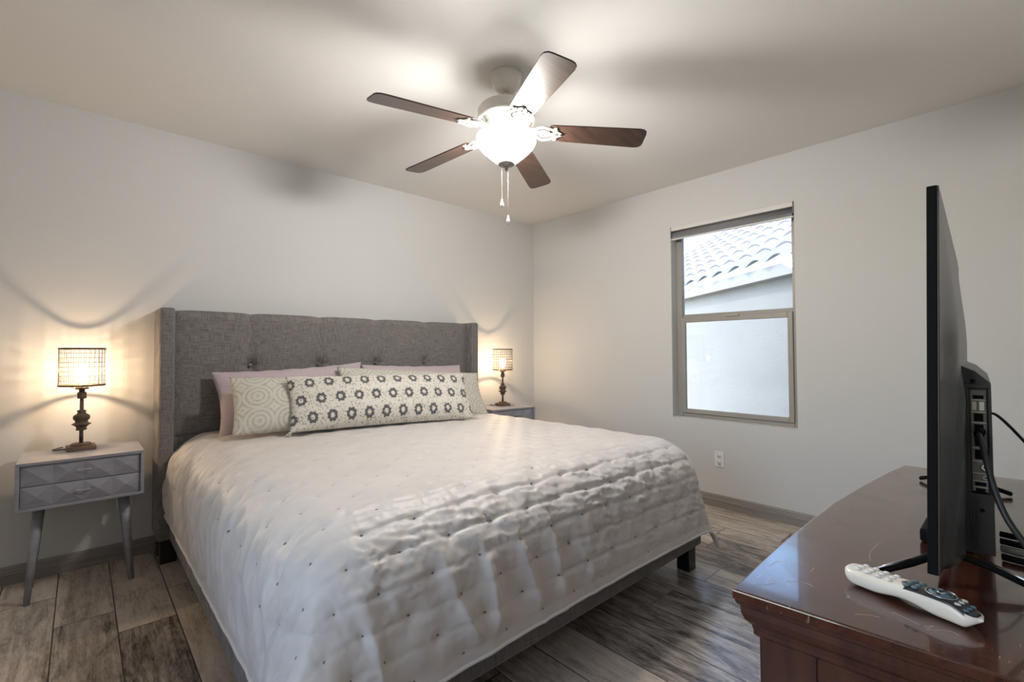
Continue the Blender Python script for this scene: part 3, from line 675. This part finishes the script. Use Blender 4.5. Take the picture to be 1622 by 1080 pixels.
# scratches in the varnish
for pts in ([(.830,.262),(.842,.255),(.850,.240),(.846,.228)], [(.79,.292),(.80,.28),(.812,.272)], [(.832,.095),(.842,.087),(.826,.091),(.842,.071),(.838,.062)], [(.80,.165),(.812,.150),(.815,.140)],
            [(.87,.30),(.90,.297),(.905,.29)], [(1.13,.185),(1.12,.192),(1.06,.194),(1.02,.186)], [(.845,.13),(.832,.10)], [(.91,.262),(.925,.258)], [(.90,.245),(.92,.246)]):
    P_ = [Vector((x, y, dz+.0001)) for x, y in pts]; (MB().tube(spline(P_, 5), .00042, 4, flat=.3).build('scratch', m_scratch, tp))

# ------------------------------------------------------------------ television
tv = empty('television', (1.38, .085, dz)); tag(tv, 'black flat screen television seen edge-on, standing on the dresser', 'television')
TX0, TX1, TZ0, TZ1 = .905, 1.855, .803, 1.365
tl = Matrix.Rotation(r(1.0),4,'X')   # very slight backward lean
def tvp(o): o.location = (-1.38, -.085, -dz); return o
TVS = 1
def lean(mb): mb.bm.transform(Matrix.Translation((0,0,TZ0))@Matrix.Rotation(r(1.0),4,'X')@Matrix.Translation((0,0,-TZ0))); return mb
yf = .099
be = MB()
be.box((TX0,yf-.012,TZ0),(TX0+.010,yf,TZ1),.0015); be.box((TX1-.010,yf-.012,TZ0),(TX1,yf,TZ1),.0015); be.box((TX0+.010,yf-.012,TZ1-.010),(TX1-.010,yf,TZ1),.0015); be.box((TX0+.010,yf-.012,TZ0),(TX1-.010,yf,TZ0+.016),.0015)
tvp(lean(be).build('bezel', m_black, tv))
tvp(lean(MB().box((TX0+.009,yf-.010,TZ0+.015),(TX1-.009,yf-.0015,TZ1-.009))).build('screen', m_screen, tv))
nx, nz = 90, 60; xs = np.linspace(TX0+.001, TX1-.001, nx); zs = np.linspace(TZ0+.001, TZ1-.001, nz); XX, ZZ = np.meshgrid(xs, zs, indexing='ij')
ex = np.minimum(XX-TX0, TX1-XX); topd = TZ1-ZZ
thk = .0015+.0185*sstep(ex, .0, .13)*sstep(topd, -.02, .24)
cre = .010*sstep(ex-.035-(ZZ-TZ0)*.30, 0, .012)*sstep(.30-(ZZ-TZ0), 0, .05); thk = thk+cre*.6
Yb = yf-.012-thk; V = np.stack([XX, Yb, ZZ], -1).reshape(-1, 3); Fc = [tuple(x) for x in grid_faces(nx, nz)]
rim = [i*nz for i in range(nx)]+[(nx-1)*nz+j for j in range(1, nz)]+[i*nz+nz-1 for i in range(nx-2, -1, -1)]+[j for j in range(nz-2, 0, -1)]
Vb = V[rim].copy(); Vb[:, 1] = yf-.0115; n0 = len(V); V = np.vstack([V, Vb]); L = len(rim)
for i in range(L): Fc.append((rim[(i+1) % L], rim[i], n0+i, n0+(i+1) % L))
Fc.append(tuple(range(n0, n0+L))[::-1])
V = np.array(V); ca, sa = math.cos(r(1)), math.sin(r(1)); yy = V[:,1].copy(); zz = V[:,2]-TZ0; V[:,1] = yy*ca-zz*sa; V[:,2] = yy*sa+zz*ca+TZ0
tvp(link_mesh('back_shell', V, Fc, m_tvshell, tv, True))
# rear housing with the port bay on its end
hx0, hx1, hy0, hy1, hz0, hz1 = 1.10, 1.60, .0265, .063, .790, 1.092
hs = MB()
pf = [(hy1,hz0),(hy0+.004,hz0+.002),(hy0,hz0+.012),(hy0,hz1-.020),(hy0+.018,hz1),(hy1,hz1+.010)]
def yzprism(mb, pts, xa, xb, bev=.0015):
    m_ = Matrix(((0,0,1,0),(1,0,0,0),(0,1,0,0),(0,0,0,1))); return mb.prism(pts, xa, xb, bev, mtx=m_)
yzprism(hs, pf, hx0+.012, hx1); 
# end rim around the recessed bay
for a, b_ in (((hx0,hy0,.893-.103),(hx0+.013,hy1,.889)), ((hx0,hy0,1.064),(hx0+.013,hy1,hz1-.021)), ((hx0,hy0,.889),(hx0+.013,hy0+.0045,1.064)), ((hx0,.053,.889),(hx0+.013,hy1,1.064))): hs.box(a, b_, .001)
for k in range(4): hs.box((hx0-.0012,.054-.0035*k,hz0+.005),(hx0+.001,.0555-.0035*k,.878),.0004)
tvp(hs.build('rear_housing', m_tvback, tv))
pb = MB().box((hx0+.006,.0325,.892),(hx0+.0125,.0515,1.061)); pbo = tvp(pb.build('port_plate', m_port, tv))
zc = 1.054; rows = [(.010,'s'),(.020,'usb'),(.018,'h'),(.020,'h'),(.022,'h'),(.022,'h'),(.020,'r'),(.013,'r2'),(.010,'s'),(.016,'h')]
for hh, kd in rows:
    z = zc-hh/2; xq = hx0+.0058
    if kd == 'usb': q = MB(); q.box((xq-.001,.0445,z-.007),(xq+.001,.0495,z+.007)); q.box((xq-.001,.0350,z-.007),(xq+.001,.0410,z+.007)); q.build('usb_port', m_portw, pbo)
    elif kd[0] == 'r': MB().lathe([(.002,0),(.0035,0),(.0065 if kd == 'r' else .004,.001),(.0065 if kd == 'r' else .004,.003),(.002,.003),(.002,0)], 16, mtx=Matrix.Translation((xq+.001,.0355,z))@Matrix.Rotation(-PI/2,4,'Y')).build('round_jack', m_portw, pbo)
    elif kd == 's': MB().box((xq-.0004,.0355,z-.003),(xq+.001,.0485,z+.003)).build('port_slot', m_black, pbo)
    else: q = MB(); q.box((xq-.0006,.0365,z-hh*.36),(xq+.001,.0475,z+hh*.36),.0005); q.build('hdmi_port', m_black, pbo)
    MB().box((xq-.0006,.0332,zc-hh-.0005),(xq+.001,.0508,zc-hh+.0005)).build('port_divider', m_portw, pbo)
    zc -= hh
for y_, z_ in ((.048,1.076),(.0410,.862)): MB().lathe([(0,0),(.0035,0),(.0028,.0015),(0,.0015)], 12, mtx=Matrix.Translation((hx0+.0005,y_,z_))@Matrix.Rotation(-PI/2,4,'Y')).build('screw', m_black, pbo)
def tv_foot(pts):
    q = MB()
    q.tube([Vector(p) for p in pts], [.0055,.007,.008,.007,.0055], 8, flat=.8); fo = tvp(q.build('foot', m_black, tv))
    
    for pq in ((pts[0], pts[1]), (pts[-2], pts[-1])): MB().tube([Vector(p)+Vector((0,0,.006)) for p in pq], .0022, 6).build('foot_trim', m_silver, fo)
tv_foot([(.965,.165,dz+.006),(1.00,.125,dz+.022),(1.045,.083,dz+.040),(1.045,.035,dz+.030),(1.030,-.040,dz+.006)])
tv_foot([(1.755,.165,dz+.006),(1.745,.125,dz+.022),(1.73,.082,dz+.040),(1.722,.040,dz+.022),(1.712,-.012,dz+.006)])
# the set is turned a little: far end further from the wall
tv.matrix_world = Matrix.Translation((TX0,yf,0))@Matrix.Rotation(r(2.5),4,'Z')@Matrix.Translation((-TX0,-yf,0))@Matrix.Translation(tv.location)

# streaming box on the dresser in front of the screen's foot
sb = empty('media_box', (1.24, .105, dz)); tag(sb, 'small black media box lying under the television', 'media box')
MB().box((-.05,-.04,.002),(.05,.035,.026),.004,3).build('case', m_black, sb); MB().box((-.0515,-.02,.008),(-.0495,.02,.020),.0008).build('side_port', m_portw, sb)

# cables
def cable(name, pts, rad, label, plug=None, group=None):
    o = MB(); o.tube(spline(pts, 10), rad, 10); o = o.build(name, m_cable); tag(o, label, 'cable', group)
    if plug:
        a, b_, rr, mm = plug; MB().tube([a, b_], rr, 10).build('plug', mm, o)
    return o
cable('hdmi_cable', [(1.105,.049,.992),(1.082,.050,.992),(1.062,.046,.980),(1.045,.040,.950),(1.030,.030,.905),(1.020,.012,.860),(1.02,-.03,.80),(1.04,-.08,dz+.0046),(1.10,-.15,dz+.0045)], .0042, 'thick black cable plugged into the television port panel', ((1.104,.049,.992),(1.075,.0495,.991),.0068,m_black))
cable('power_cable', [(1.45,.0510,.990),(1.447,.040,.989),(1.455,.020,.965),(1.48,-.012,.915),(1.47,-.05,.86),(1.47,-.12,.79),(1.48,-.17,dz+.003),(1.5,-.2,dz+.003)], .0028, 'thin black power cord hanging from the back of the television')
for k, (x_, y_) in enumerate(((1.335,.028),(1.285,.026),(1.235,.024),(1.190,.022))):
    cable('patch_cable', [(x_,y_,dz+.0065),(x_-.006,y_-.03,dz+.0065),(x_-.018,y_-.07,dz+.0035),(x_-.01,y_-.12,dz+.003),(x_+.03,y_-.19,dz+.003)], .0026,
          ['black patch cable behind the television, farthest of the four', 'black patch cable behind the television, second farthest of four', 'patch cable with a pale plug, second nearest of four', 'black patch cable behind the television, nearest of the four'][k],
          ((x_,y_+.008,dz+.0065),(x_-.005,y_-.022,dz+.0065),.0055,m_port if k == 2 else m_black), 'patch cables behind the television')

# remote control
def make_remote():
    o = empty('remote_control', (.893, .119, dz)); tag(o, 'white and black remote control lying on the dresser top', 'remote control')
    n = 48; m_ = 24; Lr = .164; V = []; 
    ts = np.linspace(0, 1, n)
    def wid(t): return (.0235-.005*sst(t,.3,.7))*(1-(.05*math.exp(-((t-.50)/.14)**2)))*min(1, (1-(1-min(t,1-t)*2*5 if min(t,1-t) < .1 else 0)**2)**.5 if min(t,1-t) < .1 else 1)
    def topz(t): return .0285-.010*sst(t, .80, 1)-.004*sst(1-t, .8, 1)-.002*math.sin(t*2*PI)
    def sst(x, a, b): x = max(0, min(1, (x-a)/(b-a))); return x*x*(3-2*x)
    def belly(t): return .0015+.006*math.sin(max(0, min(1, (t-.25)/.5))*PI)**2*1.0+.011*sst(t, .90, 1)+.009*sst(1-t, .88, 1)
    rings = []
    for t in ts:
        w_ = max(.0005, wid(float(t))); zt = topz(t); zb = belly(t); zm = (zt+zb)/2; hh = (zt-zb)/2
        if t in (0., 1.): hh = .002
        ring = []
        for k in range(m_):
            a = 2*PI*k/m_; ca, sa = math.cos(a), math.sin(a); p = .62
            ring.append(((t-.5)*Lr, w_*math.copysign(abs(ca)**p, ca), zm+hh*math.copysign(abs(sa)**p, sa)))
        rings.append(ring)
    V = [v for rg in rings for v in rg]; Fc = []
    for i in range(n-1):
        for k in range(m_): Fc.append((i*m_+k, (i+1)*m_+k, (i+1)*m_+(k+1) % m_, i*m_+(k+1) % m_))
    Fc += [tuple(range(m_))[::-1], tuple((n-1)*m_+k for k in range(m_))]
    sh = link_mesh('shell', V, Fc, m_remw, o, True)
    # black face on the near half
    fv = []; ff = []; nn = 30
    for i in range(nn+1):
        t = .46+.52*i/nn; w_ = wid(min(t, .985))*.93*min(1., (max(0, (t-.455))/.05)**.5)*(1 if t < .97 else .8)
        for s_ in np.linspace(-1, 1, 9): fv.append(((t-.5)*Lr, s_*w_, topz(t)+.0008-.0045*abs(s_)**4))
    for i in range(nn):
        for j in range(8): a = i*9+j; ff.append((a, a+9, a+10, a+1))
    fc = link_mesh('face_plate', fv, ff, m_remk, o, True); sd2 = fc.modifiers.new('s', 'SOLIDIFY'); sd2.thickness = .004; sd2.offset = -1
    def btn(nm, t, s_, rx, ry, mm, par): return MB().lathe([(0,.0018),(.7,.0016),(.95,.0010),(1,0)], 16, sx=rx, sy=ry, c=((t-.5)*Lr, s_, topz(t)+.0004)).build(nm, mm, par)
    for i in range(4):
        for j in range(3): btn('number_button', .13+i*.085, (j-1)*.0115, .0042, .0036, m_white, sh)
    for i in range(2):
        for j in range(3): btn('round_button', .52+i*.06, (j-1)*.0115, .004, .0038, m_remb, fc)
    btn('navigation_pad', .735, 0, .0135, .0125, m_remb, fc)
    ring_ = MB(); ring_.tube([((.735-.5)*Lr+.0165*math.cos(a), .0155*math.sin(a), topz(.735)+.0004) for a in np.linspace(0, 2*PI, 33)[:-1]], .0009, 5, closed=True); ring_.build('navigation_ring', m_silver, fc)
    btn('ok_button', .735, 0, .005, .005, m_silver, fc).location.z = .0012
    for sx, sy in ((-.009,0),(.009,0),(0,-.009),(0,.009)): btn('arrow_button', .735+sx/Lr, sy, .0026, .0026, m_remk, fc).location.z = .0012
    for i, mm in ((0, m_remgrey), (1, m_remb)):
        for j in (-1, 0, 1): btn('media_button', .865+i*.05, j*.0095, .0038, .003, mm, fc)
    o.rotation_euler = (0,0,math.atan2(-.155,-.048)); return o
make_remote()

# ------------------------------------------------------------------ outside: the neighbouring house
E0 = Vector((5.40, 2.20, 0)); dS = Vector((.588, .809, 0)); dN = Vector((.809, -.588, 0))    # along the eave, away from us
nh = empty('neighboring_house', (5.40, 2.20, -.4)); tag(nh, 'neighboring stucco house with clay tile roof outside the window', 'house')
MT = Matrix.Translation((0,0,.4))@Matrix((dS, dN, (0,0,1))).transposed().to_4x4()
def nbox(name, a, b, m_, bev=0.): return MB().box(a, b, bev, mtx=MT).build(name, m_, nh)
ze = 1.985
nbox('stucco_wall', (-3.4,.10,-.4), (5.,.35,ze-.115), m_stucco); nbox('fascia_board', (-3.4,.0,ze-.135), (5.,.05,ze-.015), m_fascia); nbox('soffit', (-3.4,.05,ze-.135), (5.,.36,ze-.115), m_fascia)
pit = .62; ps, pc = 14, .33; xs = np.arange(-3.4, 5.0, pc/ps); rowsn = 26; V = []; Fc = []
lines = []
for rI in range(rowsn):
    for e in (0, 1, 2): lines.append((rI, (0.0, .25, 1.04)[e]))
for rI, fr in lines:
    s_ = (rI+fr)*.33-.06; zz = ze+.02+s_*pit+.028*(1-fr)
    ph = xs/pc; wv = np.abs(np.sin(PI*ph))**1.0*.062
    for x_, w_ in zip(xs, wv): V.append(MT@Vector((x_, s_, zz+w_)))
nxn = len(xs)
for i in range(len(lines)-1):
    for k in range(nxn-1): a = i*nxn+k; Fc.append((a, a+1, a+nxn+1, a+nxn))
rf = link_mesh('tiled_roof', V, Fc, m_tile, nh, False)
struct(MB().box((W+T+.02,-9,-.5),(16,14,-.4)).build('ground', m_dirt))
